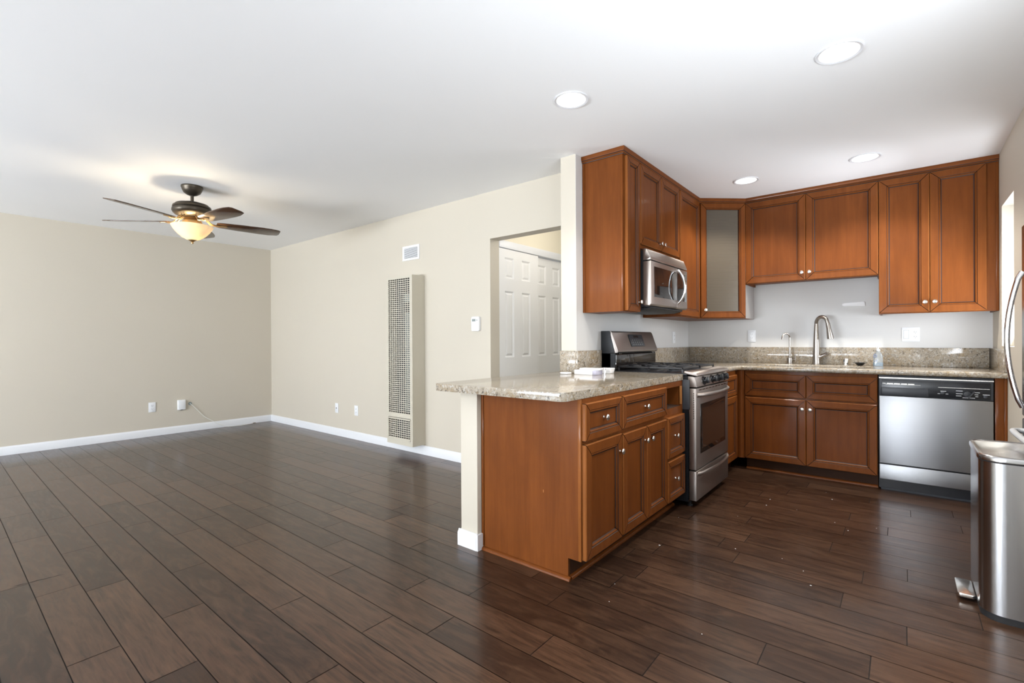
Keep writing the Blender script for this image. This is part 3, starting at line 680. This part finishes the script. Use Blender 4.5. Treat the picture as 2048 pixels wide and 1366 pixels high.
# ------------------------------------------------------------------ taps and small things round the sink
t = thing('faucet', 'tall brushed nickel pull-down gooseneck kitchen faucet with side lever', 'faucet', (-.602, 5.085, ZT2))
fx, fy = -.602, 5.085
b = B().lathe([(.037, 0), (.037, .003), (.033, .006), (.030, .05), (.0255, .20), (.0175, .34), (.0158, .36)], (fx, fy, ZT2), 28); finish('body', b, 'brushed', t)
pth = [(fx, fy, ZT2+.355)] + [(fx+.045-.045*math.cos(a), fy-.004*i, 1.268+.060*math.sin(a)) for i, a in enumerate([PI*k/14 for k in range(12)])] + [(fx+.093, fy-.045, 1.262)]
b = B().tube(pth, .0158, 16); finish('spout', b, 'brushed', t)
b = B().tube([(fx+.091, fy-.044, 1.270), (fx+.094, fy-.045, 1.250), (fx+.098, fy-.047, 1.225), (fx+.110, fy-.052, 1.150), (fx+.1125, fy-.053, 1.132)], [.0172, .0178, .0185, .0255, .0250], 20); finish('spray_head', b, 'brushed', t)
b = B().tube([(fx, fy, .962), (fx+.035, fy-.012, .976), (fx+.038, fy-.013, .977), (fx+.092, fy-.03, 1.004)], [.020, .0195, .017, .0180], 16); finish('lever', b, 'brushed', t)
t = thing('faucet', 'small slender filtered-water faucet with hooked spout left of the main faucet', 'faucet', (-.812, 5.085, ZT2))
b = B().lathe([(.029, 0), (.029, .004), (.025, .008), (.024, .055), (.012, .062), (.010, .064)], (-.812, 5.085, ZT2), 24); finish('body', b, 'brushed', t)
hk = [(-.812, 5.085, .96), (-.812, 5.085, 1.145)] + [(-.837+.025*math.cos(a), 5.085-.006*i, 1.150+.034*math.sin(a)) for i, a in enumerate([PI*k/9 for k in range(10)])] + [(-.864, 5.028, 1.128)]
b = B().tube(hk, .0080, 12); finish('spout', b, 'brushed', t)
b = B().tube([(-.794, 5.083, .938), (-.766, 5.077, .940)], .009, 10).tube([(-.766, 5.077, .932), (-.768, 5.077, .990)], .0055, 8); finish('lever', b, 'brushed', t)
t = thing('air_gap', 'short nickel air gap cap on worktop right of the main faucet', 'fitting', (-.385, 5.09, ZT2))
b = B().lathe([(.027, 0), (.027, .003), (.021, .005), (.021, .052), (.017, .060), (.0001, .061)], (-.385, 5.09, ZT2), 24); finish('cap', b, 'nickel', t)
b = B().box(-.402, -.392, 5.068, 5.074, ZT2+.03, ZT2+.048); finish('vent_slot', b, 'slot', t)
t = thing('strainer', 'small dark sink strainer cup lying on worktop beside the soap bottle', 'strainer', (-.282, 5.05, ZT2))
b = B().lathe([(.012, 0), (.024, .006), (.036, .022), (.038, .024), (.034, .022), (.022, .009), (.0001, .006)], (-.282, 5.05, ZT2), 28); finish('cup', b, 'black', t)
b = B().lathe([(.004, .005), (.004, .024), (.008, .028), (.006, .033), (.0001, .034)], (-.282, 5.05, ZT2), 16); finish('knob', b, 'chrome', t)
b = B().box(-.330, -.234, 5.042, 5.058, ZT2+.022, ZT2+.027, bev=.002); finish('rim_tab', b, 'blackm', t)
t = thing('soap_bottle', 'clear plastic pump soap bottle with blue soap on worktop', 'bottle', (-.156, 4.95, ZT2))
def rr_loft(b, cx, cy, secs, mi=0):
    rings = [[b.bm.verts.new((x, y, z)) for x, y in rrect(cx-w, cx+w, cy-d, cy+d, r, 4)] for w, d, r, z in secs]; n = len(rings[0])
    for p, q in zip(rings, rings[1:]):
        for i in range(n): b.bm.faces.new((p[i], p[(i+1) % n], q[(i+1) % n], q[i])).material_index = mi
    b.bm.faces.new(rings[0][::-1]).material_index = mi; b.bm.faces.new(rings[-1]).material_index = mi
b = B(); rr_loft(b, -.156, 4.95, [(.033, .021, .015, ZT2), (.034, .022, .016, ZT2+.012), (.031, .020, .016, ZT2+.085), (.024, .017, .014, ZT2+.110), (.012, .012, .011, ZT2+.122), (.012, .012, .011, ZT2+.132)]); sb = finish('bottle_body', b, 'soapglass', t)
b = B(); rr_loft(b, -.156, 4.95, [(.031, .019, .013, ZT2+.003), (.032, .020, .014, ZT2+.012), (.032, .020, .014, ZT2+.034)]); finish('soap', b, 'soapblue', sb)
b = B(); b.tube([(-.175+.010*math.cos(a), 4.9285, ZT2+.088+.012*math.sin(a)) for a in [2*PI*k/16 for k in range(17)]], .0018, 6).tube([(-.182, 4.928, ZT2+.05), (-.170, 4.928, ZT2+.040), (-.162, 4.928, ZT2+.055)], .0018, 6); finish('label', b, 'bluegrey', sb)
b = B().lathe([(.014, .130), (.014, .142), (.005, .143), (.005, .162)], (-.156, 4.95, ZT2), 18).tube([(-.156, 4.95, ZT2+.160), (-.156, 4.95, ZT2+.168), (-.166, 4.93, ZT2+.166), (-.170, 4.92, ZT2+.160)], .005, 10); finish('pump', b, 'plastic', t)
b = B(); z0 = 1.433
b.prism([(-.417, z0), (-.414, z0+.012), (-.395, z0+.017), (-.27, z0+.020), (-.253, z0+.021), (-.249, z0-.019), (-.256, z0-.018), (-.395, z0-.016), (-.412, z0-.012)], SW-.014, SW-.0005, 'Y', bev=.003)
tag(finish('wall_bracket', b, 'paper', base=(-.33, SW, z0)), 'small white tapered plastic piece fixed to grey wall above the faucet', 'bracket')

# ------------------------------------------------------------------ wall plates
def plate(name, label, M_, w, h, kind='outlet', cat='outlet', group=None):
    o3 = M_ @ Vector((0, 0, 0)); t = thing(name, label, cat, tuple(o3), group)
    b = B().box(-w/2, w/2, -h/2, h/2, 0, .006, bev=.0025, M_=M_); finish('cover_plate', b, 'plastic', t)
    def duplex(cx):
        for z in (.0195, -.0195):
            b = B().prism(rrect(cx-.0165, cx+.0165, z-.0145, z+.0145, .008, 4), .006, .0078, M_=M_); f = finish('socket', b, 'plastic', t)
            b = B().box(cx-.008, cx-.006, z-.003, z+.006, .0078, .0083, M_=M_).box(cx+.006, cx+.008, z-.003, z+.006, .0078, .0083, M_=M_).box(cx-.002, cx+.002, z-.010, z-.007, .0078, .0083, M_=M_); finish('slot', b, 'slot', f)
    if kind == 'outlet': duplex(0)
    if kind == 'combo':
        duplex(w/4)
        b = B().box(-w/4-.0165, -w/4+.0165, -.033, .033, .006, .0095, bev=.002, M_=M_); finish('rocker_switch', b, 'plastic', t)
        b = B().box(-w/4-.018, -w/4+.018, -.0345, .0345, .0055, .0066, M_=M_); finish('switch_frame', b, 'lcd', t)
    if kind == 'coax':
        b = B().lathe([(.006, .006), (.006, .012), (.003, .012), (.003, .009), (.0001, .009)], M_=M_, seg=16); finish('socket', b, 'slot', t)
    if kind == 'box':
        b = B().box(-w/2+.004, w/2-.004, -h/2+.004, h/2-.004, .004, .026, bev=.004, M_=M_).box(-.012, .012, -h/2-.004, -h/2+.006, .004, .012, 1, M_=M_); finish('box_cover', b, ['plastic', 'slot'], t)
    return t
def plX(x, y, z): return faceX(x+.0003, y, z)
def plY(x, y, z): return faceY(x, y-.0003, z)
plate('wall_outlet', 'white outlet plate low on left wall, farther left of two plates there', plX(LW, 1.747, .348), .072, .118)
plate('junction_box', 'white plastic junction box low on left wall beside hole with white cable', plX(LW, 2.050, .345), .088, .125, 'box', 'box')
plate('coax_plate', 'white wall plate with dark round jack low on back wall, left of the heater', plY(-5.296, HW, .328), .068, .116, 'coax', 'wall plate')
plate('wall_outlet', 'white outlet low on back wall between jack plate and wall heater', plY(-4.884, HW, .332), .070, .116)
plate('wall_outlet', 'white outlet on grey wall to right of the range backguard', plX(SR, 4.755, 1.153), .070, .115)
plate('wall_outlet', 'white outlet on grey sink wall under the corner cabinet', plY(-1.154, SW, 1.163), .070, .115)
plate('switch_plate', 'wide white plate with rocker switch and outlet on sink wall above dishwasher', plY(.053, SW, 1.165), .116, .118, 'combo', 'switch')
# cable from its hole in the left wall
t = thing('cable', 'thin white cable hanging from hole in left wall and trailing onto floor', 'cable', (LW, 2.144, 0))
pth = [(LW-.004, 2.144, .352), (LW+.008, 2.150, .345), (LW+.012, 2.20, .29), (LW+.012, 2.30, .17), (LW+.020, 2.40, .095), (LW+.022, 2.50, .03), (LW+.03, 2.56, .005), (LW+.06, 2.64, .004), (LW+.075, 2.74, .004), (LW+.055, 2.82, .004), (LW+.03, 2.90, .004)]
def smooth_path(p, n=6):
    p = [Vector(q) for q in p]; out = []
    for i in range(len(p)-1):
        p0, p1, p2, p3 = p[max(i-1, 0)], p[i], p[i+1], p[min(i+2, len(p)-1)]
        for k in range(n):
            s_ = k/n; out.append(.5*((2*p1) + (p2-p0)*s_ + (2*p0-5*p1+4*p2-p3)*s_**2 + (3*p1-p0-3*p2+p3)*s_**3))
    return out + [p[-1]]
b = B().tube(smooth_path(pth), .0032, 8); finish('wire', b, 'cable', t)
b = B().tube([(LW+.033, 2.888, .006), (LW+.026, 2.925, .006)], .0055, 10); finish('connector', b, 'nickel', t)
b = B().lathe([(.022, .0004), (.022, .002), (.017, .003), (.012, .001)], M_=faceX(LW, 2.144, .352), seg=24); finish('grommet', b, 'lcd', t)

# ------------------------------------------------------------------ wall heater, vent, thermostat
t = thing('wall_heater', 'tall beige metal gas wall heater with perforated grille on back wall', 'heater', (-3.88, HW, .1))
hx0, hx1, hy, hz0, hz1 = -4.088, -3.685, 2.998, .100, 1.776
b = B(); e = .012
b.box(hx0, hx0+e, hy, HW-.0005, hz0, hz1).box(hx1-e, hx1, hy, HW-.0005, hz0, hz1).box(hx0+e, hx1-e, hy, HW-.0005, hz1-e, hz1).box(hx0+e, hx1-e, hy, HW-.0005, hz0, hz0+e)
b.box(hx0+e, hx1-e, hy+.115, HW-.0005, hz0+e, hz1-e, 1)
gx0, gx1 = -4.062, -3.722
b.box(hx0+e, gx0, hy, hy+.004, hz0+e, hz1-e).box(gx1, hx1-e, hy, hy+.004, hz0+e, hz1-e).box(gx0, gx1, hy, hy+.004, 1.752, hz1-e).box(gx0, gx1, hy, hy+.004, .368, .412).box(gx0, gx1, hy, hy+.004, hz0+e, .165)
finish('casing', b, ['heater', 'slot'], t)
def grille(name, z0, z1, rows, cols):
    b = B(); p = (z1-z0)/rows; q = (gx1-gx0)/cols
    for i in range(rows+1): b.box(gx0-.002, gx1+.002, hy+.0008, hy+.0035, z0+i*p-p*.16, z0+i*p+p*.16)
    for j in range(cols+1): b.box(gx0+j*q-q*.10, gx0+j*q+q*.10, hy+.0012, hy+.0032, z0, z1)
    return finish(name, b, 'heater', t)
grille('upper_grille', .412, 1.752, 66, 10)
b = B().box(gx0-.004, gx1+.006, hy-.004, hy, .352, .364).box(gx0-.004, gx1+.006, hy-.004, hy, .150, .162).box(gx0-.010, gx0, hy-.004, hy, .150, .364).box(gx1, gx1+.010, hy-.004, hy, .150, .364); finish('access_panel', b, 'heater', t)
grille('lower_grille', .165, .352, 9, 10)
b = B().box(-3.88, -3.76, hy+.06, hy+.11, .42, 1.42, bev=.01).box(-3.84, -3.76, hy+.03, hy+.06, 1.52, 1.60); finish('heat_exchanger', b, 'lcd', t)
t = thing('air_vent', 'small white louvered air vent high on back wall above heater', 'vent', (-3.89, HW, 2.03))
vx0, vx1, vz0, vz1 = -4.022, -3.757, 1.957, 2.106
b = B().box(vx0, vx1, HW-.008, HW-.0005, vz0, vz0+.024, bev=.002).box(vx0, vx1, HW-.008, HW-.0005, vz1-.024, vz1, bev=.002).box(vx0, vx0+.026, HW-.008, HW-.0005, vz0+.02, vz1-.02, bev=.002).box(vx1-.026, vx1, HW-.008, HW-.0005, vz0+.02, vz1-.02, bev=.002)
b.box(vx0+.02, vx1-.02, HW-.0015, HW-.0005, vz0+.02, vz1-.02, 1); finish('frame', b, ['plastic', 'slot'], t)
b = B()
for k in range(9): z = vz0+.028+.0108*k; b.prism([(HW-.0075, z), (HW-.0060, z), (HW-.0018, z+.008), (HW-.0030, z+.008)], vx0+.024, vx1-.024, 'X')
finish('louvers', b, 'plastic', t)
t = thing('thermostat', 'white rectangular thermostat on back wall beside hall opening', 'thermostat', (-2.975, HW, 1.28))
b = B().prism(rrect(-3.023, -2.927, 1.217, 1.347, .014, 4), HW-.026, HW-.0005, 'Y', bev=.003); finish('housing', b, 'plastic', t)
b = B().box(-3.012, -2.968, HW-.0275, HW-.0255, 1.304, 1.326, bev=.0005); finish('screen', b, 'lcd', t)
b = B().lathe([(.006, 0), (.005, .002), (.0001, .002)], M_=faceY(-2.952, HW-.026, 1.315), seg=16); finish('button', b, 'lcd', t)
b = B().lathe([(.006, 0), (.005, .002), (.0001, .002)], M_=faceY(-2.955, HW-.026, 1.240), seg=16); finish('button', b, 'plastic', t)

# ------------------------------------------------------------------ ceiling lights
CL = ['round recessed ceiling light nearest the divider wall, in front of cabinets', 'largest looking round recessed ceiling light, over the open kitchen floor', 'round recessed ceiling light in front of tall wall cabinets by right wall', 'round recessed ceiling light in front of corner glass cabinet']
for (x, y), lab in zip(CANS, CL):
    t = thing('recessed_light', lab, 'ceiling light', (x, y, CE), 'recessed ceiling lights in the kitchen')
    b = B().lathe([(.079, .004), (.092, .001), (.095, -.004), (.090, -.006), (.079, -.003), (.079, .004)], (x, y, CE), 48, cap=False); finish('trim_ring', b, 'white', t)
    b = B().lathe([(.0795, -.002), (.060, .055), (.0585, .056)], (x, y, CE), 48, cap=False); finish('baffle', b, 'baffle', t)
    b = B().lathe([(.060, .0555), (.03, .050), (.0001, .049)], (x, y, CE), 32, cap=False); finish('lens', b, 'lamp', t)
    l = bpy.data.lights.new('can_light', 'SPOT'); l.energy = 55; l.color = (1.0, .95, .86); l.spot_size = math.radians(120); l.spot_blend = .6; l.shadow_soft_size = .045
    o = bpy.data.objects.new('can_light', l); o.location = (x, y, CE+.030); COL.objects.link(o)

# ------------------------------------------------------------------ ceiling fan
cx, cy = -4.632, 1.440
t = thing('ceiling_fan', 'bronze ceiling fan with five dark blades and lit bowl light in living area', 'ceiling fan', (cx, cy, CE))
b = B().lathe([(.0785, 2.4395), (.080, 2.428), (.076, 2.420), (.072, 2.405), (.060, 2.383), (.038, 2.368), (.022, 2.362), (.018, 2.360)], (cx, cy, 0), 40); finish('canopy', b, 'bronze', t)
b = B().lathe([(.0125, 2.366), (.0125, 2.315), (.026, 2.312), (.028, 2.300)], (cx, cy, 0), 24); finish('downrod', b, 'bronze', t)
b = B().lathe([(.028, 2.304), (.060, 2.303), (.075, 2.297), (.118, 2.286), (.124, 2.276), (.136, 2.270), (.140, 2.256), (.134, 2.249), (.143, 2.243), (.145, 2.226), (.136, 2.208), (.122, 2.196), (.100, 2.186), (.085, 2.178), (.06, 2.172)], (cx, cy, 0), 48); finish('motor_housing', b, 'bronze', t)
b = B().lathe([(.066, 2.174), (.070, 2.166), (.052, 2.158), (.066, 2.152), (.072, 2.142), (.074, 2.124), (.062, 2.112), (.046, 2.108)], (cx, cy, 0), 36); finish('light_fitter', b, 'brass', t)
ZBL = 2.142
for k in range(5):
    a = math.radians(-64 + 72*k)
    Mb = Matrix.Translation((cx, cy, ZBL)) @ Matrix.Rotation(a, 4, 'Z') @ Matrix.Rotation(math.radians(-11), 4, 'X')
    b = B(); top = []; 
    outl = [(.175, -.040), (.20, -.052), (.34, -.066), (.52, -.074), (.60, -.072), (.662, -.060), (.680, -.045), (.684, .030), (.672, .055), (.60, .072), (.52, .074), (.34, .066), (.20, .052), (.175, .040)]
    b.prism(outl, -.003, .003, M_=Mb, bev=.0012); bl = finish('blade', b, 'blade', t)
    Mk = Matrix.Translation((cx, cy, ZBL)) @ Matrix.Rotation(a, 4, 'Z')
    b = B(); b.prism([(.175, -.010), (.245, -.014), (.262, 0), (.245, .014), (.175, .010)], -.010, -.0035, M_=Mb, bev=.0015)
    for s_ in (-1, 1): b.tube(smooth_path([(.075, .012*s_, .036), (.105, .016*s_, .026), (.135, .020*s_, -.002), (.165, .016*s_, -.008), (.205, .010*s_, -.008)], 4), .0055, 8, M_=Mk)
    finish('blade_bracket', b, 'brass', bl)
b = B(); 
prof = [(.018, 1.985), (.045, 1.992), (.076, 2.010), (.104, 2.034), (.127, 2.061), (.142, 2.085), (.150, 2.099), (.153, 2.106), (.147, 2.107), (.137, 2.086), (.122, 2.062), (.099, 2.037), (.073, 2.015), (.044, 1.998), (.018, 1.991)]
b.lathe(prof, (cx, cy, 0), 56, cap=False); finish('glass_bowl', b, 'bowl', t)
b = B().lathe([(.0001, 1.956), (.008, 1.958), (.010, 1.966), (.006, 1.971), (.020, 1.980), (.032, 1.990), (.034, 1.996), (.020, 1.999), (.006, 2.000), (.006, 2.13)], (cx, cy, 0), 28); finish('finial', b, 'brass', t)
for dx, dy in ((.055, .02), (-.045, .035), (-.01, -.058)):
    b = B().lathe([(.0001, 2.036), (.012, 2.040), (.018, 2.052), (.013, 2.070), (.009, 2.080), (.009, 2.108), (.0001, 2.109)], (cx+dx, cy+dy, 0), 16); finish('bulb', b, 'bulb', t)
l = bpy.data.lights.new('fan_light', 'POINT'); l.energy = 24; l.color = (1.0, .84, .60); l.shadow_soft_size = .05
o = bpy.data.objects.new('fan_light', l); o.location = (cx, cy-.02, 2.076); COL.objects.link(o)

# ------------------------------------------------------------------ refrigerator
t = thing('refrigerator', 'stainless refrigerator in alcove of right wall, only its edge and curved handles showing', 'refrigerator', (.9, 3.37, 0))
fy0, fy1 = 3.142, 3.752
b = B().box(.566, 1.25, fy0, fy1, .03, 1.70, 0, bev=.004).box(.57, .66, fy1-.13, fy1-.002, 1.70, 1.776, 0, bev=.006).box(.60, 1.2, fy0+.03, fy1-.03, 0, .03, 1); finish('body', b, ['fridge_side', 'rubber'], t)
b = B().box(.500, .562, fy0, fy1, .712, 1.735, bev=.008, seg=3); fd = finish('door', b, 'steelz', t)
b = B().box(.500, .562, fy0, fy1, .075, .700, bev=.008, seg=3); fz = finish('freezer_drawer', b, 'steelz', t)
zs = [.765 + (1.480-.765)*i/20 for i in range(21)]
b = B().tube([(.500, 3.690, .772), (.493, 3.688, .765)] + [(.488-.053*math.sin(PI*i/20)**.85, 3.682, zs[i]) for i in range(1, 20)] + [(.493, 3.688, 1.480), (.500, 3.690, 1.473)], .0125, 14); finish('handle', b, 'chrome', fd)
hb = [(.500, 3.665, .640), (.478, 3.668, .640), (.458, 3.655, .640), (.452, 3.62, .640), (.450, 3.44, .640), (.452, 3.26, .640), (.470, 3.225, .640), (.500, 3.22, .640)]
b = B().tube(smooth_path(hb, 5), .014, 14); finish('handle', b, 'fridge_side', fz)

# ------------------------------------------------------------------ trash can
t = thing('trash_can', 'rectangular stainless step trash can with pedal in right foreground', 'trash can', (.36, 2.91, 0))
tx0, tx1, ty0, ty1 = .242, .488, 2.690, 3.125
b = B().prism(rrect(tx0, tx1, ty0, ty1, .075, 10), .028, .632); finish('body', b, 'steelz', t)
b = B().prism(rrect(tx0+.004, tx1-.004, ty0+.004, ty1-.004, .072, 10), 0, .030); finish('base', b, 'rubber', t)
b = B(); lo = rrect(tx0-.005, tx1+.004, ty0-.006, ty1+.006, .080, 10)
def inset(i): return rrect(tx0-.005+i, tx1+.004-i, ty0-.006+i, ty1+.006-i, .080-i, 10)
rings = [[b.bm.verts.new((x, y, z)) for x, y in inset(i)] for i, z in ((.004, .636), (0, .640), (0, .652), (.003, .657), (.008, .659), (.012, .656), (.020, .654))]
for p, q in zip(rings, rings[1:]):
    for i in range(len(p)): b.bm.faces.new((p[i], p[(i+1) % len(p)], q[(i+1) % len(p)], q[i]))
b.bm.faces.new(rings[-1]); b.bm.faces.new(rings[0][::-1]); finish('lid', b, 'steelz', t)
b = B().prism(rrect(tx0+.002, tx1-.002, ty0+.002, ty1-.002, .073, 10), .632, .637); finish('gasket', b, 'rubber', t)
b = B().prism(rrect(.182, .240, 2.828, 3.005, .012, 4), .014, .030, bev=.004).box(.215, .258, 2.87, 2.97, .004, .015, 1); finish('pedal', b, ['nickel', 'rubber'], t)

# ------------------------------------------------------------------ things on the peninsula worktop
def rbox(cx_, cy_, w, d, z0, h, ang, bev=.0015):
    return B().box(-w/2, w/2, -d/2, d/2, 0, h, bev=bev, M_=Matrix.Translation((cx_, cy_, z0)) @ Matrix.Rotation(math.radians(ang), 4, 'Z'))
t = thing('small_box', 'small white carton with printed end lying on granite peninsula, under the thinner carton', 'box', (-1.66, 2.862, ZT))
finish('carton', rbox(-1.672, 2.860, .150, .080, ZT, .030, -6), 'paper', t)
finish('printed_end', rbox(-1.583, 2.851, .028, .079, ZT+.0005, .029, -6), 'print', t)
t = thing('small_box', 'thin white carton stacked on top of the printed carton beside backsplash', 'box', (-1.64, 2.868, ZT+.030))
finish('carton', rbox(-1.638, 2.868, .150, .070, ZT+.0302, .013, -3), 'paper', t)
b = B().lathe([(.008, 0), (.008, .038), (.006, .041), (.006, .047), (.0001, .048)], (-1.545, 2.880, ZT), 18); tag(finish('metal_tube', b, 'chrome', base=(-1.545, 2.88, ZT)), 'small shiny metal tube standing on peninsula between cartons and card stack', 'tube')
for i, lab in enumerate(('white tile-like card at bottom of stack beside the range', 'white tile-like card in middle of stack beside the range', 'white tile-like card on top of stack beside the range')):
    tag(finish('card', rbox(-1.630+.002*i, 3.065-.002*i, .085, .085, ZT+.0118*i+.0002, .0113, 12-5*i), 'paper', base=(-1.63, 3.065, ZT+.0118*i)), lab, 'card', 'stacked white cards')
tag(finish('small_box', rbox(-1.815, 2.822, .062, .050, ZT+.0002, .011, -8), 'paper', base=(-1.815, 2.822, ZT)), 'small flat white packet in front of granite end splash', 'packet')

# crumbs on the kitchen floor
b = B()
for k in range(18):
    x, y = random.uniform(-1.15, -.1), random.uniform(1.4, 4.4)
    s_ = random.uniform(.0015, .0035); b.box(x, x+s_*random.uniform(1, 3), y, y+s_, 0.0002, s_*.6)
o = tag(finish('crumbs', b, 'paper', base=(-.6, 2.8, 0)), 'tiny white crumbs scattered over the kitchen floor', 'crumbs'); o['kind'] = 'stuff'
